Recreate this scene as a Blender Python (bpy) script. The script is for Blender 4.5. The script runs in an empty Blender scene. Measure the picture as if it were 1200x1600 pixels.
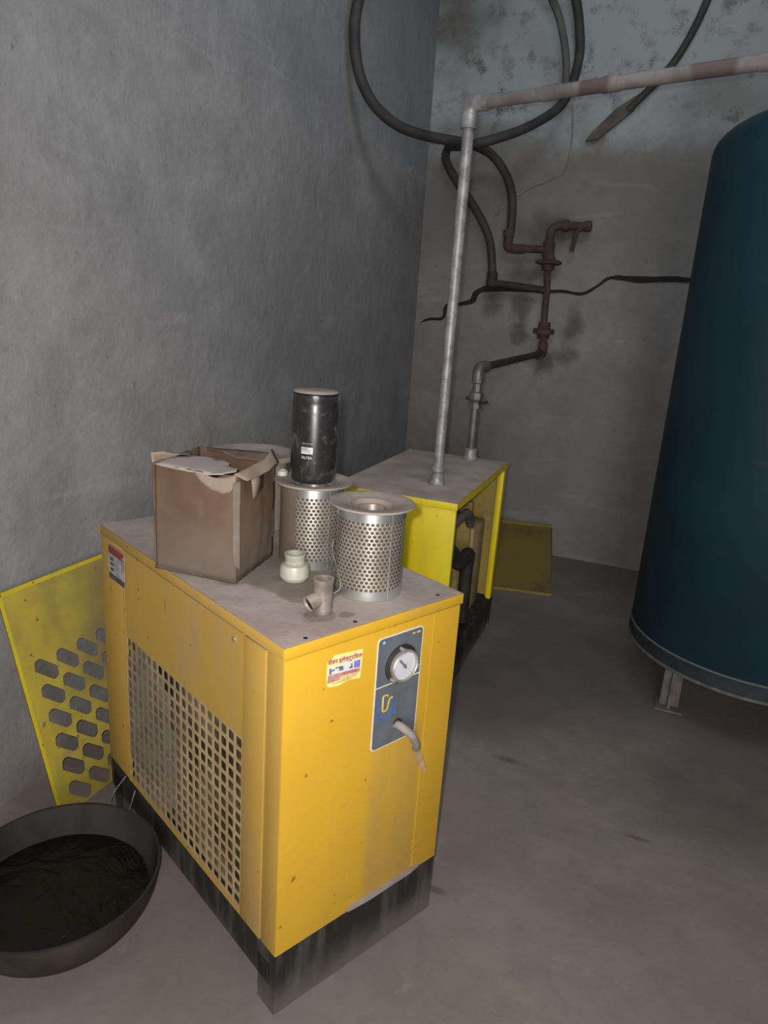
import bpy, bmesh, math, random
from mathutils import Vector, Matrix, noise
random.seed(7)
PI = math.pi
sc = bpy.context.scene
COL = sc.collection

# ------------------------------------------------------------------ camera
cam = bpy.data.cameras.new('camera')
cam.sensor_fit = 'VERTICAL'; cam.sensor_height = 32.0
cam.lens = 32.0 * 1115.19 / 1600.0
cam.clip_start = 0.01
co = bpy.data.objects.new('camera', cam); COL.objects.link(co)
R_ = (0.924491, 0.375287, 0.066905); U_ = (-0.162857, 0.230142, 0.959433); F_ = (-0.344665, 0.897884, -0.273882)
co.matrix_world = Matrix(((R_[0], U_[0], -F_[0], 0), (R_[1], U_[1], -F_[1], 0), (R_[2], U_[2], -F_[2], 1.45), (0, 0, 0, 1)))
sc.camera = co

# ------------------------------------------------------------------ light, exposure
w = bpy.data.worlds.new('world'); sc.world = w; w.use_nodes = True
w.node_tree.nodes['Background'].inputs[0].default_value = (0.62, 0.64, 0.68, 1)
w.node_tree.nodes['Background'].inputs[1].default_value = 0.6
def area(name, loc, target, sx, sy, power, col):
    l = bpy.data.lights.new(name, 'AREA'); l.shape = 'RECTANGLE'; l.size = sx; l.size_y = sy
    l.energy = power; l.color = col
    o = bpy.data.objects.new(name, l); COL.objects.link(o); o.location = loc
    o.rotation_euler = (Vector(target) - Vector(loc)).to_track_quat('-Z', 'Y').to_euler()
    return o
area('door_daylight', (0.9, -1.85, 1.35), (-0.6, 2.6, 1.3), 1.1, 2.0, 20.0, (1.0, 0.96, 0.93))
area('roof_daylight', (0.0, 1.6, 4.1), (-1.2, 3.6, 2.2), 1.6, 1.2, 13.0, (0.80, 0.90, 1.0))
area('phone_flash', (-0.035, 0.0, 1.475), (-0.72, 1.8, 0.9), 0.02, 0.02, 7.6, (1.0, 0.95, 0.90))
sc.view_settings.view_transform = 'Standard'; sc.view_settings.look = 'None'
sc.view_settings.gamma = 1.0; sc.view_settings.exposure = 1.9; sc.view_settings.use_curve_mapping = False

# ------------------------------------------------------------------ materials
class NT:
    def __init__(s, name):
        s.m = bpy.data.materials.new(name); s.m.use_nodes = True; s.t = s.m.node_tree
        s.p = s.t.nodes['Principled BSDF']; s.tc = s.n('ShaderNodeTexCoord'); s.g = s.n('ShaderNodeNewGeometry')
    def n(s, k, **a):
        x = s.t.nodes.new(k)
        for i, v in a.items(): setattr(x, i, v)
        return x
    def l(s, a, b): s.t.links.new(a, b)
    def put(s, v, sock):
        if hasattr(v, 'links') or isinstance(v, bpy.types.NodeSocket): s.l(v, sock)
        else: sock.default_value = v
    def pos(s, scale=(1, 1, 1), obj=True):
        m = s.n('ShaderNodeMapping'); m.inputs['Scale'].default_value = scale
        s.l(s.tc.outputs['Object'] if obj else s.g.outputs['Position'], m.inputs[0]); return m.outputs[0]
    def noise(s, scale, detail=5, rough=.55, stretch=(1, 1, 1), obj=True, dist=0.0):
        x = s.n('ShaderNodeTexNoise'); x.inputs['Scale'].default_value = scale; x.inputs['Detail'].default_value = detail
        x.inputs['Roughness'].default_value = rough; x.inputs['Distortion'].default_value = dist
        s.l(s.pos(stretch, obj), x.inputs['Vector']); return x.outputs['Fac']
    def ramp(s, fac, lo, hi, a=0.0, b=1.0):
        x = s.n('ShaderNodeMapRange'); x.interpolation_type = 'SMOOTHSTEP'
        s.put(fac, x.inputs[0]); x.inputs[1].default_value = lo; x.inputs[2].default_value = hi
        x.inputs[3].default_value = a; x.inputs[4].default_value = b; return x.outputs[0]
    def mix(s, f, a, b):
        x = s.n('ShaderNodeMix', data_type='RGBA'); s.put(f, x.inputs[0])
        for v, i in ((a, 6), (b, 7)): s.put(v if not isinstance(v, tuple) else (*v[:3], 1), x.inputs[i])
        return x.outputs[2]
    def math(s, op, a, b=0.0, c=0.0):
        x = s.n('ShaderNodeMath', operation=op); s.put(a, x.inputs[0]); s.put(b, x.inputs[1])
        if c: s.put(c, x.inputs[2])
        return x.outputs[0]
    def near(s, c, r0, r1, sc_=(1, 1, 1), obj=False, wob=0.0, ws=8):
        """1 inside r0, 0 beyond r1 around a point (a soft patch)"""
        x = s.n('ShaderNodeVectorMath', operation='DISTANCE'); v = s.n('ShaderNodeVectorMath', operation='MULTIPLY')
        s.l(s.tc.outputs['Object'] if obj else s.g.outputs['Position'], v.inputs[0]); v.inputs[1].default_value = sc_
        s.l(v.outputs[0], x.inputs[0]); x.inputs[1].default_value = tuple(a * b for a, b in zip(c, sc_))
        d = x.outputs['Value']
        if wob: d = s.math('ADD', d, s.math('MULTIPLY', s.math('SUBTRACT', s.noise(ws, obj=obj), .5), wob))
        return s.ramp(d, r0, r1, 1, 0)
    def xyz(s, obj=False):
        x = s.n('ShaderNodeSeparateXYZ'); s.l(s.tc.outputs['Object'] if obj else s.g.outputs['Position'], x.inputs[0]); return x.outputs
    def up(s, lo=.5, hi=.9):
        x = s.n('ShaderNodeSeparateXYZ'); s.l(s.g.outputs['Normal'], x.inputs[0]); return s.ramp(x.outputs[2], lo, hi)
    def bump(s, h, strength=.3, dist=.01):
        b = s.n('ShaderNodeBump'); b.inputs['Strength'].default_value = strength; b.inputs['Distance'].default_value = dist
        s.l(h, b.inputs['Height']); s.l(b.outputs[0], s.p.inputs['Normal'])
    def out(s, col, rough=.7, metal=0.0, spec=None):
        s.put((*col[:3], 1) if isinstance(col, tuple) else col, s.p.inputs['Base Color'])
        s.put(rough, s.p.inputs['Roughness']); s.put(metal, s.p.inputs['Metallic'])
        if spec is not None: s.p.inputs['Specular IOR Level'].default_value = spec
        return s.m

DUST = (0.235, 0.19, 0.165)
def simple(name, c, rough=.6, metal=0.0, var=.25, scale=30, dust=0.0, dustcol=DUST, bump=0.0, spec=None):
    t = NT(name)
    f = t.ramp(t.noise(scale), .3, .7)
    col = t.mix(f, tuple(x * (1 - var) for x in c), tuple(min(1, x * (1 + var)) for x in c))
    if dust:
        d = t.math('MULTIPLY', t.ramp(t.math('ADD', t.up(.35, .85), t.math('MULTIPLY', t.noise(14, 6), .7)), .45, 1.05), dust)
        col = t.mix(d, col, dustcol)
        rough = t.math('MAXIMUM', rough, t.math('MULTIPLY', d, .9))
        if metal: metal = t.math('MULTIPLY', t.math('SUBTRACT', 1.0, d), metal)
    if bump: t.bump(t.noise(scale * 2), bump, .004)
    return t.out(col, rough, metal, spec)

def m_floor():
    t = NT('dirt_floor')
    a = t.ramp(t.noise(1.3, 6, .6), .3, .7); b = t.ramp(t.noise(5, 10, .7, dist=.5), .35, .68)
    col = t.mix(a, (0.166, 0.138, 0.121), (0.215, 0.187, 0.170))
    col = t.mix(t.math('MULTIPLY', b, .45), col, (0.125, 0.108, 0.095))
    col = t.mix(t.math('MULTIPLY', t.ramp(t.noise(28, 8, .75), .56, .70), .4), col, (0.10, 0.085, 0.075))
    col = t.mix(t.math('MULTIPLY', t.ramp(t.noise(11, 8, .7), .58, .70), .35), col, (0.25, 0.225, 0.21))
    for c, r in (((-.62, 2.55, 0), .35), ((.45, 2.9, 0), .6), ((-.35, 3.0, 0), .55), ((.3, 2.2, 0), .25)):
        col = t.mix(t.math('MULTIPLY', t.near(c, r * .2, r * 1.5, wob=.4, ws=3), .55), col, (0.07, 0.058, 0.05))  # floor darker around the tank and beside the rear dryer
    for c, s_ in (((-.31, 2.15, 0), (1, 3, 1)), ((-.36, 1.5, 0), (1.5, 4, 1)), ((.12, 1.95, 0), (1, 5, 1))):
        col = t.mix(t.math('MULTIPLY', t.near(c, .01, .07, s_, wob=.08, ws=25), .6), col, (0.06, 0.05, 0.045))
    t.bump(t.math('ADD', t.noise(3, 5, .5), t.math('MULTIPLY', t.noise(30, 6), .12)), .3, .03)
    return t.out(col, .93, 0, .2)
def m_wall(back):
    t = NT('plaster_back' if back else 'plaster_left')
    a = t.ramp(t.noise(1.1, 6, .6), .32, .68); b = t.ramp(t.noise(5, 10, .75, dist=.4), .38, .66)
    col = t.mix(a, (0.168, 0.160, 0.154), (0.235, 0.228, 0.222)) if back else t.mix(a, (0.205, 0.203, 0.204), (0.285, 0.282, 0.283))
    col = t.mix(t.math('MULTIPLY', b, .5), col, (0.135, 0.128, 0.122) if back else (0.165, 0.162, 0.163))
    col = t.mix(t.math('MULTIPLY', t.ramp(t.noise(2.6, 9, .72, dist=.8), .52, .66), .35), col, (0.29, 0.285, 0.285) if not back else (0.225, 0.22, 0.22))
    col = t.mix(t.math('MULTIPLY', t.ramp(t.noise(34, 3, .5), .68, .74), .45), col, (0.09, 0.085, 0.08))
    # trowel streaks and scratches
    s = t.ramp(t.noise(7, 3, .5, (1, .25, 1.4) if not back else (.3, 1, 1.6), dist=.6), .62, .72)
    col = t.mix(t.math('MULTIPLY', s, .25), col, (0.34, 0.335, 0.33))
    z = t.xyz()[2]; x = t.xyz()[0]; y = t.xyz()[1]
    zn = t.math('ADD', z, t.math('MULTIPLY', t.math('SUBTRACT', t.noise(3.5, 7, .65), .5), .9))
    if back:
        col = t.mix(t.math('MULTIPLY', t.math('MULTIPLY', t.ramp(zn, 2.30, 2.62), t.ramp(x, -.25, .6, 1, .35)), .85), col, (0.285, 0.315, 0.325))     # lighter, bluish tone high up
        col = t.mix(t.math('MULTIPLY', t.ramp(t.noise(4.5, 9, .75), .55, .64), t.ramp(z, 2.2, 2.6, 0, .8)), col, (0.10, 0.095, 0.085))
        col = t.mix(t.math('MULTIPLY', t.near((-1.45, 4.46, 3.05), .05, .4, wob=.5, ws=5), .7), col, (0.07, 0.06, 0.05))
        col = t.mix(t.math('MULTIPLY', t.ramp(t.noise(9, 8, .7), .5, .62), t.ramp(z, 2.2, 2.6, 0, .45)), col, (0.13, 0.125, 0.11))
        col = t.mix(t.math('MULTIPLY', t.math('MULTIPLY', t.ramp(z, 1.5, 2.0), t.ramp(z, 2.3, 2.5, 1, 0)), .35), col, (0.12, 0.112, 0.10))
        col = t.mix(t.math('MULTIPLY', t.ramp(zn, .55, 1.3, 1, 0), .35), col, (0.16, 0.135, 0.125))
        ring = [((-.60, 4.46, 1.42), (1.3, 1, .6), .075), ((-.90, 4.46, 1.36), (1.1, 1, .9), .07), ((-.75, 4.46, 1.21), (1, 1, 1), .09),
                ((-.63, 4.46, 1.25), (1, 1, 1), .07), ((-1.10, 4.46, 1.53), (1, 1, 1), .09), ((-.93, 4.46, 1.70), (.6, 1, 1.2), .09), ((-.8, 4.46, 1.95), (.6, 1, 1), .12),
                ((-.93, 4.46, 1.52), (1, 1, .7), .07)]
        for c, s_, r in ring:
            col = t.mix(t.math('MULTIPLY', t.near(c, r * .2, r * 1.35, s_, wob=.17, ws=9), .72), col, (0.062, 0.050, 0.043))
        col = t.mix(t.math('MULTIPLY', t.near((-.02, 4.46, 2.62), .05, .35, (1, 1, 1.8), wob=.3, ws=5), .5), col, (0.11, 0.095, 0.08))
    else:
        col = t.mix(t.math('MULTIPLY', t.math('MULTIPLY', t.ramp(y, 3.2, 3.8), t.ramp(zn, 2.2, 2.6)), .55), col, (0.21, 0.235, 0.24))
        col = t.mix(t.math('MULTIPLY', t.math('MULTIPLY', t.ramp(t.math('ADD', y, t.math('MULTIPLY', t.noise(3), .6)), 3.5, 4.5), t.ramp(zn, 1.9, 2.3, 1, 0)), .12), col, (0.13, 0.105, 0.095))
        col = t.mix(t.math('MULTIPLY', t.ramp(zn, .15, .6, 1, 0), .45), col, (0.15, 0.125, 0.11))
    t.bump(t.math('ADD', t.noise(4, 8, .6), t.math('MULTIPLY', t.noise(26, 5), .2)), .45, .03)
    return t.out(col, .9, 0, .25)
def m_yellow(name, base, dirt, amount, vscale=(6, 6, 1.2), spots=True, dull=0.0, dullc=(0.2, .16, .1), updust=True):
    t = NT(name)
    col = t.mix(t.ramp(t.noise(2.5, 3), .3, .7), tuple(c * .93 for c in base), tuple(c * 1.05 for c in base))
    if dull: col = t.mix(dull, col, dullc)
    d = t.math('MULTIPLY', t.ramp(t.noise(1.6, 8, .7, vscale), .48, .72), amount)
    col = t.mix(d, col, dirt)
    if spots: col = t.mix(t.math('MULTIPLY', t.ramp(t.noise(30, 3, .5, (1, 1, .28)), .70, .75), .55), col, (0.16, 0.10, 0.03))
    if spots: col = t.mix(t.math('MULTIPLY', t.ramp(t.noise(38, 2, .4), .735, .76), .7), col, (0.10, 0.06, 0.02))
    if updust: col = t.mix(t.math('MULTIPLY', t.up(.6, .95), .8), col, DUST)
    return t.out(col, t.math('ADD', .48, t.math('MULTIPLY', d, .4)), 0, .35)

M = {}
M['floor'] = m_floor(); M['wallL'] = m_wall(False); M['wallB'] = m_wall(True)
M['amber'] = m_yellow('amber_paint', (0.53, 0.31, 0.022), (0.34, 0.215, 0.07), .6)
def m_front():
    t = NT('amber_front_paint')
    col = t.mix(t.ramp(t.noise(2.5, 3), .3, .7), (0.50, 0.290, 0.020), (0.55, 0.325, 0.024))
    band = t.math('MULTIPLY', t.math('MULTIPLY', t.math('MULTIPLY', t.ramp(t.xyz(True)[0], .215, .245), t.ramp(t.xyz(True)[0], .37, .39, 1, 0)), t.ramp(t.xyz(True)[2], .50, .62, 1, 0)), t.ramp(t.noise(3, 8, .7, (3, 3, 1)), .25, .6, .12, .55))
    col = t.mix(band, col, (0.36, 0.235, 0.075))
    sm = t.math('MULTIPLY', t.ramp(t.noise(9, 6, .65, (1, 1, 3), dist=1.5), .60, .68), t.ramp(t.xyz(True)[2], .15, .55, .75, .1))
    col = t.mix(sm, col, (0.27, 0.18, 0.08))
    col = t.mix(t.math('MULTIPLY', t.ramp(t.noise(38, 2, .4), .735, .76), .7), col, (0.12, 0.07, 0.015))
    col = t.mix(t.math('MULTIPLY', t.ramp(t.noise(1.6, 8, .7, (8, 8, 1.2)), .5, .75), .3), col, (0.36, 0.23, 0.07))
    return t.out(col, .5, 0, .35)
M['amber_front'] = m_front()
M['amber_side'] = m_yellow('amber_paint_dusty_shaded', (0.43, 0.262, 0.030), (0.30, 0.205, 0.10), .75, dull=.3, dullc=(.27, .18, .09))  # dusty copy of the amber, with the side's shade darkened into the base
M['lemon'] = m_yellow('lemon_paint', (0.64, 0.50, 0.005), (0.33, 0.26, 0.06), .45)
t = NT('lemon_paint_dirty')
c = t.mix(t.ramp(t.noise(3, 4), .3, .7), (0.34, 0.27, 0.04), (0.42, 0.34, 0.045))
d = t.math('MAXIMUM', t.near((.36, 0, .46), .02, .34, obj=True, wob=.5, ws=5), t.math('MULTIPLY', t.ramp(t.noise(4, 8, .7), .45, .65), .65))
c = t.mix(t.math('MULTIPLY', d, .85), c, (0.155, 0.12, 0.065))
c = t.mix(t.math('MULTIPLY', t.ramp(t.noise(45, 2, .4), .70, .73), .7), c, (0.09, 0.06, 0.03))
M['lemon_dirty'] = t.out(c, .7, 0, .25)
M['lemon_grime'] = m_yellow('lemon_paint_grimy', (0.24, 0.18, 0.04), (0.10, 0.085, 0.055), .8, (3, 3, 3))
M['slump'] = m_yellow('olive_grime', (0.17, 0.125, 0.028), (0.085, 0.066, 0.04), .9, (2.5, 2.5, 2.5), updust=False)
M['lemon_edge'] = m_yellow('lemon_edge', (0.50, 0.41, 0.02), (0.22, 0.18, 0.05), .6, (4, 4, 4))
M['slump_edge'] = m_yellow('olive_edge', (0.24, 0.19, 0.04), (0.10, 0.085, 0.055), .6, (3, 3, 3), updust=False)
def m_dust():
    t = NT('settled_dust')
    col = t.mix(t.ramp(t.noise(5, 8, .65), .35, .65), (0.285, 0.235, 0.21), (0.37, 0.315, 0.285))
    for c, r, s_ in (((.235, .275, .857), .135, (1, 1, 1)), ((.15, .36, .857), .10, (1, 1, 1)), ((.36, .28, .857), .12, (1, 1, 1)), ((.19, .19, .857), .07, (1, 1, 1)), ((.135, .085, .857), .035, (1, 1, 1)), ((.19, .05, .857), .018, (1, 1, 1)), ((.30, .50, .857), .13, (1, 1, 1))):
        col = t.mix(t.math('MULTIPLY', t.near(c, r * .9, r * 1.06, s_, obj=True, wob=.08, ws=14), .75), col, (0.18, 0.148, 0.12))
    t.bump(t.noise(60, 6), .35, .004)
    return t.out(col, .95, 0, .15)
M['dust_top'] = m_dust()
M['dust_rear'] = simple('settled_dust_rear', (0.38, 0.32, 0.265), .95, var=.18, scale=7, bump=.3, spec=.1)
M['black_base'] = NT('black_base_paint')
t = M['black_base']; z = t.xyz(True)[2]
c = t.mix(t.ramp(t.noise(9, 6, .6, (3, 3, .5)), .45, .7), (0.014, 0.014, 0.012), (0.05, 0.045, 0.04))
c = t.mix(t.math('MULTIPLY', t.ramp(t.math('ADD', z, t.math('MULTIPLY', t.noise(12, 6), .09)), .045, .15, 1, 0), .7), c, (0.13, 0.11, 0.098))
M['black_base'] = t.out(c, .75, 0, .3)
t = NT('dusty_grille')
c = t.mix(t.ramp(t.noise(12), .3, .7), (0.27, 0.195, 0.10), (0.36, 0.27, 0.145))
c = t.mix(t.math('MULTIPLY', t.near((0, .58, .36), .06, .26, (1, 1, .8), obj=True, wob=.3, ws=6), .8), c, (0.155, 0.135, 0.105))
M['grille'] = t.out(c, .9, 0, .1)
t = NT('condenser_fins')
wv = t.n('ShaderNodeTexWave'); wv.inputs['Scale'].default_value = 90; wv.bands_direction = 'Y'; t.l(t.tc.outputs['Object'], wv.inputs[0])
c = t.mix(t.ramp(t.noise(5, 6), .4, .62), (0.035, 0.026, 0.018), (0.24, 0.18, 0.125)); c = t.mix(t.math('MULTIPLY', wv.outputs['Fac'], .3), c, (0.02, 0.015, 0.012))
M['fins'] = t.out(c, .85, 0, .2)
M['grille_dust'] = simple('caked_dust', (0.135, 0.115, 0.09), .95, var=.3, scale=14, bump=.3, spec=.05)
M['steel'] = simple('galvanised_steel', (0.58, 0.61, 0.59), .32, .9, var=.12, scale=10, dust=.95)
M['steel_perf'] = simple('perforated_steel', (0.48, 0.46, 0.425), .36, .7, var=.15, scale=18, dust=.4)
M['flange'] = simple('dusty_flange', (0.25, 0.21, 0.18), .85, .0, var=.14, scale=16, spec=.2)
M['core'] = simple('filter_core', (0.085, 0.06, 0.04), .9, var=.3)
M['pipe'] = simple('galvanised_pipe', (0.27, 0.26, 0.262), .5, .35, var=.3, scale=28, bump=.3)
t = NT('dull_pipe_with_rust_bands')
x = t.xyz()[0]
c = t.mix(t.ramp(t.noise(12, 6), .35, .65), (0.135, 0.12, 0.115), (0.205, 0.185, 0.18))
for x0, x1 in ((-.40, -.325), (-.085, .01)):
    b = t.math('MULTIPLY', t.ramp(t.math('ADD', x, t.math('MULTIPLY', t.noise(20), .03)), x0, x0 + .02), t.ramp(x, x1, x1 + .02, 1, 0))
    c = t.mix(t.math('MULTIPLY', b, .85), c, (0.085, 0.06, 0.055))
M['pipe_h'] = t.out(c, .6, .2)
M['pipe_dark'] = simple('dull_grey_pipe', (0.12, 0.115, 0.118), .5, .4, var=.3, scale=16)
M['rust'] = simple('rusty_pipe', (0.052, 0.030, 0.024), .85, var=.35, scale=20, bump=.3)
M['black_pipe'] = simple('black_grimy_pipe', (0.022, 0.018, 0.016), .8, var=.3, scale=20)
M['hose'] = simple('dusty_black_hose', (0.032, 0.029, 0.027), .75, var=.3, scale=12)
M['hose_grey'] = simple('dusty_grey_hose', (0.075, 0.075, 0.07), .8, var=.25, scale=12)
M['crack'] = simple('dark_crack', (0.012, 0.010, 0.009), .95)
M['stick'] = simple('dark_brown_board', (0.085, 0.07, 0.058), .9, var=.3, scale=14)
t = NT('teal_tank_paint')
c = t.mix(t.ramp(t.noise(2.2, 6, .6), .35, .7), (0.005, 0.020, 0.032), (0.008, 0.030, 0.042))
c = t.mix(t.math('MULTIPLY', t.ramp(t.noise(6, 5, .6), .66, .74), .6), c, (0.008, 0.010, 0.011))
c = t.mix(t.math('MULTIPLY', t.ramp(t.noise(5, 8, .7, (1, 1, 3)), .6, .75), .22), c, (0.08, 0.08, 0.08))
M['tank'] = t.out(c, .55, 0, .3)
M['tank_dark'] = simple('tank_skirt', (0.012, 0.018, 0.02), .7, var=.3, dust=.8, dustcol=(.10, .095, .085))
M['tank_rim'] = simple('tank_rim_dust', (0.085, 0.078, 0.07), .85)
M['tank_leg'] = simple('dusty_leg', (0.10, 0.088, 0.08), .9)
t = NT('cardboard')
c = t.mix(t.ramp(t.noise(6, 6), .35, .65), (0.098, 0.062, 0.040), (0.142, 0.095, 0.063))
z = t.xyz(True)[2]
c = t.mix(t.math('MULTIPLY', t.ramp(t.math('ADD', z, t.math('MULTIPLY', t.noise(7, 6), .12)), .06, .24, 1, 0), .75), c, (0.125, 0.107, 0.092))
c = t.mix(t.math('MULTIPLY', t.ramp(t.noise(22, 5, .6, (1, 1, 2)), .66, .74), .5), c, (0.10, 0.07, 0.055))
M['card'] = t.out(c, .9, 0, .15)
M['card_strip'] = simple('dusty_tape', (0.155, 0.125, 0.10), .9, var=.15, scale=20)
M['card_in'] = simple('cardboard_inside', (0.10, 0.065, 0.05), .95, var=.2)
M['card_pale'] = simple('torn_ply', (0.30, 0.26, 0.24), .95, var=.08, scale=12)
M['card_tan'] = simple('torn_tape', (0.225, 0.175, 0.135), .9, var=.1, scale=12)
M['filter_black'] = simple('black_filter_can', (0.010, 0.010, 0.011), .3, 0, var=.3, scale=8, dust=.5, dustcol=(.12, .10, .09))
M['white'] = simple('white_print', (0.55, 0.58, 0.62), .6, var=.05)
M['cream'] = simple('cream_plastic', (0.36, 0.36, 0.30), .4, var=.15, scale=25, dust=.5)
M['zinc'] = simple('zinc_fitting', (0.24, 0.205, 0.18), .45, .35, var=.3, scale=25, dust=.9)
M['dark_hole'] = simple('black_hole', (0.004, 0.004, 0.004), .95)
M['plate'] = simple('grey_control_plate', (0.098, 0.112, 0.128), .5, var=.14, scale=16)
M['plate_edge'] = simple('pale_trim', (0.62, 0.60, 0.52), .6, var=.05)
M['chrome'] = simple('gauge_bezel', (0.42, 0.40, 0.36), .35, .6, var=.15, scale=40)
M['rubber'] = simple('black_rubber', (0.015, 0.013, 0.011), .7)
M['dial'] = simple('dial_face', (0.50, 0.51, 0.56), .5, var=.06)
M['ink'] = simple('dial_ink', (0.14, 0.14, 0.17), .6)
M['blue'] = simple('blue_print', (0.03, 0.12, 0.42), .5)
M['ltblue'] = simple('light_blue_print', (0.25, 0.5, 0.85), .5)
M['gold'] = simple('gold_print', (0.55, 0.42, 0.08), .5)
M['cable'] = simple('grey_cable', (0.20, 0.175, 0.155), .8, var=.2)
M['tape'] = simple('dusty_flat_tape', (0.42, 0.30, 0.17), .8, var=.2)
M['stick_y'] = simple('sticker_pale_yellow', (0.85, 0.68, 0.25), .5, var=.05)
M['red'] = simple('sticker_red', (0.40, 0.06, 0.07), .6)
M['maroon'] = simple('sticker_faded_red', (0.42, 0.22, 0.20), .6, var=.2, scale=60)
M['violet'] = simple('sticker_violet', (0.16, 0.15, 0.45), .6)
M['lab_red'] = simple('label_red', (0.16, 0.025, 0.03), .6)
M['lab_grey'] = simple('label_grey', (0.27, 0.26, 0.25), .7, var=.35, scale=45)
M['lab_dark'] = simple('label_dark', (0.05, 0.05, 0.04), .7, var=.4, scale=60)
M['iron_inside'] = simple('black_bowl_inside', (0.024, 0.022, 0.020), .8, .0, var=.4, scale=8, spec=.15)
M['iron_out'] = simple('dusty_iron_outside', (0.034, 0.028, 0.024), .9, .0, var=.3, scale=10, spec=.1)
M['iron'] = simple('sooty_iron', (0.013, 0.011, 0.010), .75, .0, var=.35, scale=10, bump=.2)
t = NT('black_oily_water')
t.bump(t.noise(8, 5, .55, dist=1.2), .8, .02)
M['liquid'] = t.out((0.004, 0.0035, 0.0035), .22, 0, .4)
M['wire'] = simple('pale_wire', (0.20, 0.175, 0.15), .7)
M['wire_dark'] = simple('dark_wire', (0.06, 0.05, 0.04), .7)
t = NT('clear_film')
tr = t.n('ShaderNodeBsdfTransparent'); mx = t.n('ShaderNodeMixShader'); o_ = [n for n in t.t.nodes if n.type == 'OUTPUT_MATERIAL'][0]
t.out((0.12, 0.11, 0.10), .18, 0, .8)
t.bump(t.noise(26, 4, .6, dist=1.5), 1.0, .02)
t.put(t.ramp(t.noise(22, 6, .6, dist=1.0), .52, .68, .06, .36), mx.inputs[0]); t.l(tr.outputs[0], mx.inputs[1]); t.l(t.p.outputs[0], mx.inputs[2]); t.l(mx.outputs[0], o_.inputs[0])
M['film'] = t.m
t = NT('dusty_film')
tr = t.n('ShaderNodeBsdfTransparent'); mx = t.n('ShaderNodeMixShader'); o_ = [n for n in t.t.nodes if n.type == 'OUTPUT_MATERIAL'][0]
t.out((0.13, 0.10, 0.075), .6, 0, .2)
t.put(t.ramp(t.noise(10, 5), .3, .7, .72, .96), mx.inputs[0]); t.l(tr.outputs[0], mx.inputs[1]); t.l(t.p.outputs[0], mx.inputs[2]); t.l(mx.outputs[0], o_.inputs[0])
M['film_dusty'] = t.m

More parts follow.
